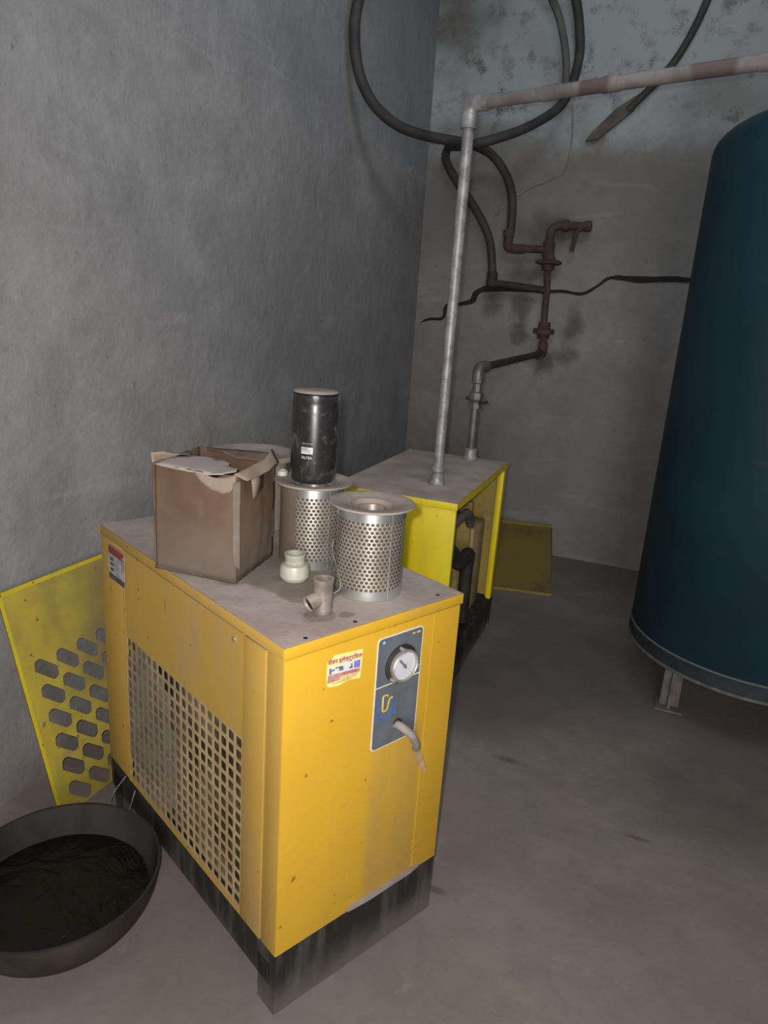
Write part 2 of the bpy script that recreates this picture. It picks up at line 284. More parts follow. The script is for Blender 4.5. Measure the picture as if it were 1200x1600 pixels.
# ------------------------------------------------------------------ mesh helpers
class MB:
    def __init__(s): s.b = bmesh.new()
    def box(s, x0, x1, y0, y1, z0, z1, bev=0.0):
        r = bmesh.ops.create_cube(s.b, size=1.0)
        vs = r['verts']
        for v in vs: v.co = Vector(((x0 + x1) / 2 + v.co.x * (x1 - x0), (y0 + y1) / 2 + v.co.y * (y1 - y0), (z0 + z1) / 2 + v.co.z * (z1 - z0)))
        if bev:
            es = list({e for v in vs for e in v.link_edges})
            bmesh.ops.bevel(s.b, geom=es, offset=bev, segments=2, profile=.5, affect='EDGES')
        return s
    def lathe(s, prof, c=(0, 0, 0), n=48, axis='Z', a0=0, a1=2 * PI):
        full = abs(a1 - a0 - 2 * PI) < 1e-6
        rings = []
        k = n if full else n + 1
        for r, z in prof:
            ring = []
            if r < 1e-6: ring = [s.b.verts.new(s._ax(0, 0, z, c, axis))] * k
            else:
                for i in range(k):
                    a = a0 + (a1 - a0) * i / n
                    ring.append(s.b.verts.new(s._ax(r * math.cos(a), r * math.sin(a), z, c, axis)))
            rings.append(ring)
        for A, B in zip(rings, rings[1:]):
            for i in range(n):
                j = (i + 1) % k
                vs = []
                for v in (A[i], A[j], B[j], B[i]):
                    if v not in vs: vs.append(v)
                if len(vs) > 2:
                    try: s.b.faces.new(vs)
                    except ValueError: pass
        return s
    def _ax(s, x, y, z, c, axis):
        p = {'Z': (x, y, z), 'Y': (x, z, y), 'X': (z, x, y)}[axis]
        return (p[0] + c[0], p[1] + c[1], p[2] + c[2])
    def cyl(s, c, r, h, axis='Z', n=32, r2=None):
        r2 = r if r2 is None else r2
        return s.lathe([(0, 0), (r, 0), (r2, h), (0, h)], c, n, axis)
    def tube(s, pts, r, n=12, smooth=0, caps=True):
        P = [Vector(p) for p in pts]
        if smooth: P = spline(P, smooth)
        rr = r if callable(r) else (lambda t: r)
        T0 = (P[1] - P[0]).normalized(); N = T0.orthogonal().normalized()
        rings = []
        for i, p in enumerate(P):
            T = ((P[min(i + 1, len(P) - 1)] - P[max(i - 1, 0)])).normalized()
            N = (N - T * N.dot(T)).normalized(); B = T.cross(N)
            R = rr(i / (len(P) - 1))
            rings.append([s.b.verts.new(p + (N * math.cos(2 * PI * k / n) + B * math.sin(2 * PI * k / n)) * R) for k in range(n)])
        for A, B in zip(rings, rings[1:]):
            for k in range(n): s.b.faces.new((A[k], A[(k + 1) % n], B[(k + 1) % n], B[k]))
        if caps:
            s.b.faces.new(rings[0][::-1]); s.b.faces.new(rings[-1])
        return s
    def poly(s, pts, th=None):
        """flat polygon; th = thickness vector"""
        vs = [s.b.verts.new(p) for p in pts]
        if th is None: s.b.faces.new(vs); return s
        v2 = [s.b.verts.new(Vector(p) + Vector(th)) for p in pts]
        s.b.faces.new(vs[::-1]); s.b.faces.new(v2)
        for i in range(len(vs)):
            j = (i + 1) % len(vs); s.b.faces.new((vs[i], vs[j], v2[j], v2[i]))
        return s
    def build(s, name, mat, parent=None, smooth=True, ang=40, kind=None, jit=0.0, label=None):
        b = s.b
        bmesh.ops.recalc_face_normals(b, faces=b.faces)
        if jit:
            for v in b.verts:
                n_ = noise.noise_vector(v.co * 14.0); v.co += n_ * jit
        me = bpy.data.meshes.new(name); b.to_mesh(me); b.free()
        for m_ in (mat if isinstance(mat, (list, tuple)) else [mat]): me.materials.append(m_)
        if smooth:
            for p in me.polygons: p.use_smooth = True
            me.set_sharp_from_angle(angle=math.radians(ang))
        o = bpy.data.objects.new(name, me); COL.objects.link(o)
        if parent: o.parent = parent
        if kind: o['kind'] = kind
        if label: o['label'] = label
        return o
def spline(P, k):
    out = []
    Q = [P[0]] + P + [P[-1]]
    for i in range(1, len(Q) - 2):
        a, b, c, d = Q[i - 1:i + 3]
        for j in range(k):
            t = j / k
            out.append(0.5 * ((2 * b) + (c - a) * t + (2 * a - 5 * b + 4 * c - d) * t * t + (3 * b - a - 3 * c + d) * t ** 3))
    out.append(P[-1]); return out
def thing(name, label, cat, loc=(0, 0, 0), rz=0, group=None):
    o = bpy.data.objects.new(name, None); COL.objects.link(o); o.location = loc; o.rotation_euler = (0, 0, rz)
    o.empty_display_size = .1
    return tag(o, label, cat, group)
def tag(o, label, cat, group=None, kind=None):
    o['label'] = label; o['category'] = cat
    if group: o['group'] = group
    if kind: o['kind'] = kind
    return o
def hole_plate(mb, fmap, u0, u1, v0, v1, nu, nv, hu, hv, ang=0.0, rnd=1.0, keep=None, stag=False, N=16):
    """grid of cells each with a rounded rectangular hole (half sizes hu, hv); fmap(u, v) -> point"""
    du = (u1 - u0) / nu; dv = (v1 - v0) / nv
    cache = {}
    def V(u, v):
        k = (round(u, 5), round(v, 5))
        if k not in cache: cache[k] = mb.b.verts.new(fmap(u, v))
        return cache[k]
    for j in range(nv):
        off = du / 2 if (stag and j % 2) else 0
        for i in range(nu):
            cu = u0 + (i + .5) * du + off; cv = v0 + (j + .5) * dv
            a, b = du / 2, dv / 2
            out = [(-a, -b), (0, -b), (a, -b), (a, 0), (a, b), (0, b), (-a, b), (-a, 0)]
            if keep and not keep(i, j):
                mb.b.faces.new([V(cu + p, cv + q) for p, q in out]); continue
            inn = []
            for k in range(N):
                t_ = 2 * PI * (k / N) - PI * .75
                ct, st = math.cos(t_), math.sin(t_)
                if rnd >= 1: x_, y_ = ct * hu, st * hv
                else:
                    m_ = max(abs(ct), abs(st)); e_ = rnd
                    x_ = ct * ((1 - e_) / m_ + e_) * hu; y_ = st * ((1 - e_) / m_ + e_) * hv
                if ang:
                    L = hu - hv  # capsule
                    x_ = (L if ct > 0 else -L) + ct * hv; y_ = st * hv
                    x_, y_ = x_ * math.cos(ang) - y_ * math.sin(ang), x_ * math.sin(ang) + y_ * math.cos(ang)
                inn.append(mb.b.verts.new(fmap(cu + x_, cv + y_)))
            for k in range(8):
                o0 = V(cu + out[k][0], cv + out[k][1]); o1 = V(cu + out[(k + 1) % 8][0], cv + out[(k + 1) % 8][1])
                m8 = N // 8
                mb.b.faces.new([o0, o1] + [inn[(m8 * k + q) % N] for q in range(m8, -1, -1)])
def solidify(o, th, off=0):
    m = o.modifiers.new('solid', 'SOLIDIFY'); m.thickness = th; m.offset = off; return o
def text_mesh(s, size):
    cu = bpy.data.curves.new('t', 'FONT'); cu.body = s; cu.size = size; cu.extrude = size * .02
    cu.align_x = 'CENTER'; cu.align_y = 'CENTER'
    o = bpy.data.objects.new('t', cu); COL.objects.link(o)
    bpy.context.view_layer.update()
    me = bpy.data.meshes.new_from_object(o.evaluated_get(bpy.context.evaluated_depsgraph_get()))
    bpy.data.objects.remove(o); bpy.data.curves.remove(cu); return me
def text_obj(name, s, size, mat, parent, fn):
    me = text_mesh(s, size)
    for v in me.vertices: v.co = Vector(fn(v.co.x, v.co.y, v.co.z))
    me.materials.clear(); me.materials.append(mat)
    o = bpy.data.objects.new(name, me); COL.objects.link(o); o.parent = parent; return o

# ------------------------------------------------------------------ room shell
XW, YW, XR, YF, ZC = -1.588, 4.46, 2.6, -2.0, 4.2
def wall_sheet(name, fmap, u0, u1, v0, v1, mat, amp, nu=60, nv=60, noise_at=1.6):
    mb = MB(); g = []
    for j in range(nv + 1):
        row = []
        for i in range(nu + 1):
            u = u0 + (u1 - u0) * i / nu; v = v0 + (v1 - v0) * j / nv
            e = min(i, nu - i, j, nv - j); f = min(1, e / 2)
            row.append(mb.b.verts.new(fmap(u, v, amp * f * noise.fractal(Vector((u, v, amp * 99)) * noise_at, 1.0, 2.0, 4))))
        g.append(row)
    for j in range(nv):
        for i in range(nu): mb.b.faces.new((g[j][i], g[j][i + 1], g[j + 1][i + 1], g[j + 1][i]))
    return mb.build(name, mat, kind='structure', ang=80)
wall_sheet('floor', lambda u, v, h: (u, v, min(h, 0.0)), XW, XR, YF, YW, M['floor'], .006, 90, 130)
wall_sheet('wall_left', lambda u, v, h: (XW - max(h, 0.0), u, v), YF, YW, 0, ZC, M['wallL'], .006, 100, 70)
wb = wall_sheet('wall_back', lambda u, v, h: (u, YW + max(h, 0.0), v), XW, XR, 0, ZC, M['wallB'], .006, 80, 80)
wall_sheet('wall_right', lambda u, v, h: (XR + max(h, 0.0), u, v), YF, YW, 0, ZC, M['wallL'], .006, 60, 40)
wall_sheet('ceiling', lambda u, v, h: (u, v, ZC + max(h, 0.0)), XW, XR, YF, YW, M['wallL'], .004, 40, 40)
mb = MB(); mb.box(XW, .3, YF - .15, YF, 0, ZC).box(1.5, XR, YF - .15, YF, 0, ZC).box(.3, 1.5, YF - .15, YF, 2.4, ZC)
mb.build('wall_front', M['wallL'], kind='structure', smooth=False)
# crack running along the back wall
def ribbon(mb, pts, wds, y, th=.004):
    P = [Vector((a, 0, b)) for a, b in pts]; L = []; R = []
    Q = spline(P, 4); n_ = len(Q)
    for i, p in enumerate(Q):
        t_ = (Q[min(i + 1, n_ - 1)] - Q[max(0, i - 1)]).normalized(); nn = Vector((-t_.z, 0, t_.x))
        f = i / (n_ - 1) * (len(wds) - 1); k = min(int(f), len(wds) - 2); wd = wds[k] + (wds[k + 1] - wds[k]) * (f - k)
        wd *= .5 * (1 + .35 * noise.noise(p * 30))
        L.append(p + nn * wd); R.append(p - nn * wd)
    for i in range(n_ - 1):
        q = [Vector((v.x, y, v.z)) for v in (L[i], L[i + 1], R[i + 1], R[i])]
        mb.poly(q, (0, -th, 0))
S4 = 4.457 / 4.4
def bw(x, z): return (x * S4, 1.45 + (z - 1.45) * S4)
crk = [bw(*p) for p in [(0.12, 1.712), (0.002, 1.707), (-.097, 1.709), (-.263, 1.698), (-.418, 1.701), (-.482, 1.656), (-.564, 1.606), (-.674, 1.614), (-.766, 1.609), (-1.099, 1.606), (-1.187, 1.579), (-1.21, 1.53), (-1.289, 1.506), (-1.37, 1.49), (-1.388, 1.416), (-1.471, 1.406), (-1.528, 1.383)]]
mb = MB(); ribbon(mb, crk, [.006, .022, .03, .038, .018, .016, .018, .016, .02, .03, .036, .03, .018, .022, .02, .016, .006], 4.4585)
mb.build('crack', M['crack'], wb, smooth=False)

# ------------------------------------------------------------------ front air dryer
W, L, ZT, ZB = .470, .853, .857, .157
D1 = thing('air_dryer', 'amber yellow air dryer cabinet with a gauge plate, filters and a box on top', 'air dryer', (-.562, 1.019, 0), math.radians(63.893))
mb = MB()
mb.box(0.002, W - .002, .002, .02, .0, ZB - .002)                       # front apron reaching the ground
mb.box(.002, .02, .02, L - .02, .065, ZB - .002).box(W - .02, W - .002, .02, L - .02, .065, ZB - .002)
mb.box(.002, W - .002, L - .02, L - .002, .065, ZB - .002)
for x0, x1, y0, y1 in ((.002, .05, .02, .065), (W - .05, W - .002, .02, .065), (.002, .05, L - .075, L - .02), (W - .05, W - .002, L - .075, L - .02)):
    mb.box(x0, x1, y0, y1, 0, .12)
mb.box(.02, W - .02, .02, L - .02, ZB - .008, ZB - .002)
mb.build('base_frame', M['black_base'], D1, smooth=False)
mb = MB(); mb.poly([(.19, -.003, ZB + .0005), (.25, -.007, ZB + .0005), (.38, -.006, ZB + .0005), (.41, -.002, ZB + .0005), (.41, .01, ZB + .0005), (.19, .01, ZB + .0005)], (0, 0, .012))
mb.build('bent_bottom_lip', M['flange'], D1, smooth=False)
mb = MB()
mb.box(.0015, W - .0015, .0, .003, ZB, ZT - .0268, .001); mb.box(.386, .3872, -.0008, 0.001, ZB + .003, ZT - .028)
mb.build('front_panel', M['amber_front'], D1)
# left side: corner post strip, grille panel, rear post
mb = MB(); mb.box(0, .004, .002, .054, ZB, ZT - .0265, .001); mb.build('corner_post', M['amber_side'], D1)
mb = MB(); mb.box(0, .004, .713, L, ZB, ZT - .0265, .001); mb.build('corner_post', M['amber_side'], D1)
mb = MB()
sx = -.003
mb.box(sx, .004, .056, .134, ZB + .003, ZT - .0275, .0012); mb.box(sx, .004, .704, .711, ZB + .003, ZT - .026)
mb.box(sx + .0008, .0035, .134, .704, .600, ZT - .0265); mb.box(sx + .0008, .0035, .134, .704, ZB + .0035, .178)
sp = mb.build('side_panel', M['amber_side'], D1)
mb = MB(); hole_plate(mb, lambda u, v: (sx + .002, u, v), .134, .704, .178, .600, 19, 14, .0113, .0113, rnd=.35)
solidify(mb.build('grille', M['grille'], sp, smooth=False), .0015)
# dust caked on the grille, an irregular sheet of grime over part of the holes
mb = MB()
for i in range(19):
    for j in range(14):
        u = .134 + (i + .5) * .03; v = .178 + (j + .5) * .03014
        f = noise.fractal(Vector((u * 6, v * 5, 3)), 1, 2, 3)
        d_ = math.hypot((u - .58) / .17, (v - .36) / .22)
        if d_ + f * .55 < 1.0:
            mb.box(sx + .0022, sx + .0045 + .004 * random.random(), u - .0118, u + .0118, v - .0118, v + .0118)
if len(mb.b.verts): mb.build('caked_grime', M['grille_dust'], sp, kind='stuff')
mb = MB(); mb.box(.014, .07, .10, .72, .17, .60); mb.build('condenser', M['fins'], D1, smooth=False)
mb = MB(); mb.box(W - .004, W, .003, L, ZB, ZT - .024, .001); mb.build('side_panel', M['amber_side'], D1)
mb = MB(); mb.box(.004, W - .004, L - .004, L, ZB, ZT - .024, .001); mb.build('back_panel', M['amber_side'], D1)
# lid with a folded lip
mb = MB(); mb.box(-.003, W + .003, -.003, .001, ZT - .024, ZT - .0005, .001).box(-.003, W + .003, L, L + .003, ZT - .024, ZT - .0005)
mb.box(W - .001, W + .003, .001, L, ZT - .024, ZT - .0005)
mb.box(-.002, W + .002, -.002, L + .002, ZT - .003, ZT - .0006)
lid = mb.build('lid', M['amber'], D1)
mb = MB(); mb.box(-.003, .001, .001, L, ZT - .024, ZT - .0005, .001); mb.build('side_lip', M['amber_side'], lid)
mb = MB(); n_ = 60; pts = []
def edge(x0, y0, x1, y1, k):
    for i in range(k):
        f = i / k; x = x0 + (x1 - x0) * f; y = y0 + (y1 - y0) * f
        e = abs(noise.noise(Vector((x * 25, y * 25, 5)))) * .006
        pts.append((min(max(x, e), W - e), min(max(y, e), L - e), ZT - .0005))
edge(0, 0, W, 0, 30); edge(W, 0, W, L, 50); edge(W, L, 0, L, 30); edge(0, L, 0, 0, 50)
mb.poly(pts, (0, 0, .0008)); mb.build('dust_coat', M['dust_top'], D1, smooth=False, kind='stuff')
for x, y in ((.054, .012), (.176, .016), (.415, .022)):
    mb = MB(); mb.cyl((x, y, ZT - .0004), .0045, .0012, n=14); mb.build('screw_hole', M['dark_hole'], D1)
for y, z in ((.168, .807), (.70, .806)):
    mb = MB(); mb.cyl((-.006, y, z), .0055, .004, 'X', 12); mb.build('screw', M['steel'], D1)
# control plate
x0, x1, z0, z1 = .225, .354, .551, .812
def rrect(x0, x1, z0, z1, r, y, corners=(1, 1, 1, 1)):
    out = []
    for (cx, cz, a), on in zip(((x1 - r, z1 - r, 0), (x0 + r, z1 - r, 90), (x0 + r, z0 + r, 180), (x1 - r, z0 + r, 270)), corners):
        if not on: out.append({0: (x1, y, z1), 90: (x0, y, z1), 180: (x0, y, z0), 270: (x1, y, z0)}[a]); continue
        for k in range(6):
            t_ = math.radians(a + 90 * k / 5); out.append((cx + r * math.cos(t_), y, cz + r * math.sin(t_)))
    return out
mb = MB(); mb.poly(rrect(x0, x1, z0, z1, .010, -.0005), (0, -.0015, 0)); cp = mb.build('control_plate', M['plate_edge'], D1, smooth=False)
mb = MB(); mb.poly(rrect(x0 + .0025, x1 - .0025, .7015, z1 - .0025, .009, -.0019, (1, 1, 0, 0)), (0, -.0006, 0)); mb.poly(rrect(x0 + .0025, x1 - .0025, z0 + .0025, .6985, .009, -.0019, (0, 0, 1, 1)), (0, -.0006, 0))
mb.build('plate_face', M['plate'], cp, smooth=False)
mb = MB(); mb.cyl((.241, -.003, .801), .0038, .0006, 'Y', 14); mb.build('blue_dot', M['ltblue'], cp)
mb = MB(); mb.box(.322, .329, -.003, -.0024, .7985, .8025).box(.334, .345, -.003, -.0024, .7985, .8025); mb.build('gold_print', M['gold'], cp, smooth=False)
def strip(pts, wd, y, mat, name, par):
    mb = MB(); P = spline([Vector((a, 0, b)) for a, b in pts], 6); n_ = len(P)
    A = []; B = []
    for i, p in enumerate(P):
        t_ = (P[min(i + 1, n_ - 1)] - P[max(0, i - 1)]).normalized(); nn = Vector((-t_.z, 0, t_.x)) * wd / 2
        A.append(Vector((p.x, y, p.z)) + nn); B.append(Vector((p.x, y, p.z)) - nn)
    for i in range(n_ - 1): mb.poly([A[i], A[i + 1], B[i + 1], B[i]], (0, -.0005, 0))
    return mb.build(name, mat, par, smooth=False)
strip([(.2395, .674), (.2395, .650), (.2405, .630), (.248, .621), (.262, .622), (.274, .628), (.279, .640), (.2795, .662)], .0045, -.0024, M['blue'], 'blue_emblem', cp)
strip([(.2795, .640), (.283, .629), (.289, .626)], .0035, -.0024, M['blue'], 'blue_emblem', cp)
strip([(.2495, .677), (.2495, .655), (.2505, .642), (.257, .6395), (.263, .643), (.2655, .655), (.269, .665), (.277, .667)], .0042, -.0028, M['gold'], 'gold_emblem', cp)
strip([(.2495, .677), (.262, .676), (.262, .672)], .003, -.0028, M['gold'], 'gold_emblem', cp)
# pressure gauge
gx, gz = .292, .740
G = MB(); G.lathe([(.0, 0), (.043, 0), (.0435, -.004), (.041, -.006), (.0, -.006)], (gx, -.0022, gz), 48, 'Y')
g1 = G.build('pressure_gauge', M['rubber'], D1)
G = MB(); G.lathe([(.0345, -.006), (.0365, -.009), (.0365, -.017), (.034, -.019), (.0315, -.017), (.0315, -.011)], (gx, -.0022, gz), 48, 'Y')
for a in (100, 345, 222):
    G.cyl((gx + .0385 * math.cos(math.radians(a)), -.020, gz + .0385 * math.sin(math.radians(a))), .0045, .014, 'Y', 12)
G.build('bezel', M['chrome'], g1)
G = MB(); G.cyl((gx, -.0145, gz), .0325, .002, 'Y', 48); G.build('dial', M['dial'], g1)
G = MB()
for k in range(21):
    a = math.radians(225 - k * 13.5); r0 = .026 if k % 5 == 0 else .028
    c_, s_ = math.cos(a), math.sin(a); n2 = (-s_ * .0004, c_ * .0004)
    G.poly([(gx + c_ * r0 + n2[0], -.0147, gz + s_ * r0 + n2[1]), (gx + c_ * .0305 + n2[0], -.0147, gz + s_ * .0305 + n2[1]), (gx + c_ * .0305 - n2[0], -.0147, gz + s_ * .0305 - n2[1]), (gx + c_ * r0 - n2[0], -.0147, gz + s_ * r0 - n2[1])], (0, -.0003, 0))
G.poly([(gx - .016, -.0152, gz + .014), (gx - .012, -.0152, gz + .017), (gx + .008, -.0152, gz - .006), (gx + .005, -.0152, gz - .009)], (0, -.0006, 0))
G.cyl((gx, -.017, gz), .004, .002, 'Y', 14)
G.build('needle_and_marks', M['ink'], g1)
# grey cable hanging out of the plate, with a flat dusty tail
G = MB(); G.lathe([(0, -.0), (.012, -.0), (.012, -.004), (0, -.004)], (.296, -.002, .596), 20, 'Y'); G.build('cable_gland', M['rubber'], D1)
cab = MB(); cab.tube([(.293, .0, .594), (.295, -.018, .596), (.306, -.036, .583), (.318, -.040, .563), (.328, -.036, .546), (.334, -.028, .534)], lambda t_: .0095 - .001 * t_, 12, 6)
cab.build('cable', M['cable'], D1)
mb = MB(); P = [(.322, -.034, .556), (.338, -.026, .532), (.356, -.016, .502), (.376, -.009, .468), (.398, -.005, .432)]; ws_ = [.009, .008, .009, .0075, .003]
for i in range(4):
    a, b = Vector(P[i]), Vector(P[i + 1]); d_ = Vector((.85, 0, .5))
    mb.poly([a - d_ * ws_[i], a + d_ * ws_[i], b + d_ * ws_[i + 1], b - d_ * ws_[i + 1]], (0, -.0015, 0))
mb.build('flat_tail', M['tape'], D1)
# sticker with lettering
def lerp4(u, v):   # corners in x,z
    a, b, c, d = (.098, .812), (.186, .803), (.186, .740), (.100, .743)
    x = (a[0] * (1 - u) + b[0] * u) * v + (d[0] * (1 - u) + c[0] * u) * (1 - v); z = (a[1] * (1 - u) + b[1] * u) * v + (d[1] * (1 - u) + c[1] * u) * (1 - v); return x, z
def spoly(mb, uv, y):
    mb.poly([(lerp4(u, v)[0], y, lerp4(u, v)[1]) for u, v in uv], (0, -.0003, 0))
mb = MB(); spoly(mb, [(.06, .02), (.35, -.02), (.62, .06), (.97, .0), (1, .5), (1, 1), (.6, .99), (.2, 1), (.1, .86), (.0, .82), (-.02, .3), (0, .1)], -.0004)
st = mb.build('sticker', M['stick_y'], D1, smooth=False, label='pale yellow sticker with red lettering above small pictures')
mb = MB(); spoly(mb, [(.03, .40), (.95, .38), (.95, .68), (.03, .62)], -.0008); mb.build('white_band', M['white'], st, smooth=False)
mb = MB()
for a, b, c, d in ((.05, .12, .42, .60), (.13, .20, .50, .56), (.22, .42, .56, .60), (.33, .45, .46, .58), (.62, .72, .44, .50), (.67, .71, .46, .60)): spoly(mb, [(a, c), (b, c), (b, d), (a, d)], -.0011)
mb.build('machine_pictures', M['ink'], st, smooth=False)
mb = MB(); spoly(mb, [(.76, .42), (.94, .41), (.94, .66), (.76, .65)], -.0011); mb.build('blue_picture', M['violet'], st, smooth=False)
mb = MB(); spoly(mb, [(.0, .16), (.35, .16), (.40, .26), (.95, .24), (.95, .38), (.03, .40)], -.0008); mb.build('red_band', M['maroon'], st, smooth=False)
def stick_text(s, size, u, v, mat, name):
    x, z = lerp4(u, v)
    text_obj(name, s, size, mat, st, lambda a, b, c: (x + a, -.0012 - c, z + b - a * .08))
stick_text('सेवन इलेक्ट्रिकल', .0128, .50, .775, M['violet'], 'lettering')
x_, z_ = lerp4(.50, .785); text_obj('lettering', 'सेवन इलेक्ट्रिकल', .0128, M['red'], st, lambda a, b, c: (x_ + a, -.0016 - c, z_ + .0006 + b - a * .08))
mb = MB()
for r, (v, a, b) in enumerate(((.34, .42, .9), (.29, .45, .88), (.20, .42, .86), (.14, .38, .8), (.09, .15, .7))):
    u = a
    while u < b:
        w_ = random.uniform(.03, .09); spoly(mb, [(u, v), (u + w_, v), (u + w_, v + .022), (u, v + .022)], -.0011); u += w_ + .015
mb.build('small_print', M['red'], st, smooth=False)
# warning label at the rear end of the grille side
mb = MB(); mb.box(-.0052, -.0042, .692, .792, .730, .822); lb = mb.build('warning_label', M['lab_grey'], D1, smooth=False, label='grey warning label with a red top band')
mb = MB(); mb.box(-.0058, -.0050, .694, .790, .800, .8205); mb.build('red_band', M['lab_red'], lb, smooth=False)
mb = MB(); mb.box(-.0058, -.0050, .694, .790, .732, .7465); mb.build('dark_band', M['lab_dark'], lb, smooth=False)
mb = MB()
for k in range(3): mb.box(-.0058, -.0050, .76, .78, .755 + .014 * k, .763 + .014 * k)
mb.build('pictograms', M['lab_dark'], lb, smooth=False)

# ------------------------------------------------------------------ things on the front dryer
def separator(name, label, loc, R=.0725, H=.196, FR=.092, perf=True, hole=True, grp='perforated oil separators'):
    o = thing(name, label, 'separator', loc, 0, grp)
    mb = MB(); n_ = 44; rows = 18; za, zb = .020, H - .024
    du = 2 * PI / n_
    cyl_ = lambda u, v: (R * math.cos(u), R * math.sin(u), v)
    hole_plate(mb, cyl_, 0, 2 * PI, za, zb, n_, rows, du * .36, (zb - za) / rows * .42, rnd=1.0, stag=True)
    mb.build('perforated_shell', M['steel_perf'], o, ang=60)
    mb = MB(); mb.lathe([(R - .002, .0), (R + .0012, .0), (R + .0012, za + .001), (R - .002, za + .001)], n=64)
    mb.build('bottom_band', M['steel'], o)
    mb = MB(); mb.lathe([(R - .002, H - .002), (R + .0012, H - .002), (R + .0012, zb - .001), (R - .002, zb - .001)], n=64)
    mb.box(R * math.cos(-.55) - .001, R * math.cos(-.55) + .002, R * math.sin(-.55) - .001, R * math.sin(-.55) + .002, .0, H - .004)
    mb.build('top_band', M['steel'], o)
    mb = MB(); mb.lathe([(0, .002), (R - .006, .002), (R - .006, H - .02), (.042, H - .02)], n=48); mb.build('filter_core', M['core'], o)
    mb = MB(); mb.lathe([(R - .004, H - .003), (FR - .001, H - .002), (FR, H), (FR - .001, H + .0025), (R + .001, H + .003), (R - .007, H - .0005), (.046, H - .004), (.044, H - .012), (.042, H - .05)], n=72)
    mb.build('flange', M['flange'], o)
    mb = MB(); mb.lathe([(.041, H - .05), (.041, H - .018), (.038, H - .012), (.030, H - .012), (.026, H - .03), (0, H - .03)], n=40); mb.build('inner_ring', M['zinc'], o)
    return o
S1 = separator('oil_separator', 'perforated steel cylinder with wide dusty flange, in front of the other two, open on top', (-.546, 1.352, ZT + .001))
S2 = separator('oil_separator', 'perforated steel cylinder with the tall black filter can standing on it', (-.736, 1.449, ZT + .001))
# dusty film around the left part of the rear separator
mb = MB(); mb.lathe([(.0765, .01), (.0768, .07), (.0762, .12), (.0770, .188)], n=26, a0=math.radians(150), a1=math.radians(268)); mb.build('plastic_wrap', M['film_dusty'], S2, jit=.002)
S3 = thing('dusty_canister', 'dust covered canister with broad round rim behind the torn carton', 'canister', (-1.005, 1.612, ZT + .001))
mb = MB(); mb.lathe([(0, 0), (.090, 0), (.092, .003), (.092, .18), (.090, .19)], n=56); mb.build('body', M['flange'], S3)
mb = MB(); mb.lathe([(.088, .188), (.116, .190), (.118, .198), (.116, .203), (.098, .204), (.088, .198), (0, .198)], n=64); mb.build('rim', M['flange'], S3)
mb = MB(); mb.lathe([(.020, .198), (.022, .206), (.0, .207)], (-.03, -.035, 0), n=24); mb.build('metal_boss', M['steel'], S3)

zf = ZT + .001 + .1995
F = thing('filter_can', 'tall black oil filter can in clear film with a dusty lid', 'filter', (-.738, 1.446, zf))
FR_ = .0525
mb = MB(); mb.lathe([(0, 0), (.047, 0), (.0505, .004), (FR_, .012), (FR_, .175), (.0515, .179), (FR_, .184), (FR_, .196), (.0515, .202), (.048, .205), (0, .2055)], n=64)
can = mb.build('can', M['filter_black'], F)
mb = MB(); mb.lathe([(.0515, .2005), (.0512, .2035), (.047, .2068), (.02, .2074), (0, .2075)], n=48); mb.build('lid_dust', M['flange'], can)
mb = MB()
for k in range(40):
    a = 2 * PI * k / 40; mb.box(-.0008, .0008, -.0012, .0012, .184, .197)
    for v in list(mb.b.verts)[-8:]:
        x, y = v.co.x + FR_ + .0004, v.co.y; v.co.x, v.co.y = x * math.cos(a) - y * math.sin(a), x * math.sin(a) + y * math.cos(a)
mb.build('fluted_edge', M['filter_black'], can)
la = math.radians(-80); RL = FR_ + .0006
def onc(x, z, y=0.0): a = la + x / RL; return ((RL + y) * math.cos(a), (RL + y) * math.sin(a), z)
def cpatch(mb, x0, x1, z0, z1):
    n_ = 8
    for i in range(n_):
        a, b = x0 + (x1 - x0) * i / n_, x0 + (x1 - x0) * (i + 1) / n_
        mb.poly([onc(a, z0), onc(b, z0), onc(b, z1), onc(a, z1)])
mb = MB(); cpatch(mb, -.0135, .0135, .069, .084); mb.build('white_label', M['white'], can)
mb = MB(); cpatch(mb, -.013, .014, .0915, .0932); mb.build('white_line', M['zinc'], can)
mb = MB()
for zz in (.073, .077, .080): mb.b.verts.ensure_lookup_table(); [mb.poly([onc(a, zz, .0004), onc(a + .003, zz, .0004), onc(a + .003, zz + .0012, .0004), onc(a, zz + .0012, .0004)]) for a in [-.0115 + .0045 * k for k in range(5)]]
mb.build('label_print', M['ink'], can)
text_obj('lettering', 'FILTER', .0085, M['white'], can, lambda a, b, c: onc(a, .060 + b, c))
mb = MB(); R2 = .0575
mb.lathe([(.062, .002), (.060, .02), (.0575, .06), (.0585, .1), (.0560, .14), (.0575, .175), (.0562, .196)], n=40); mb.build('clear_film', M['film'], F, jit=.004)

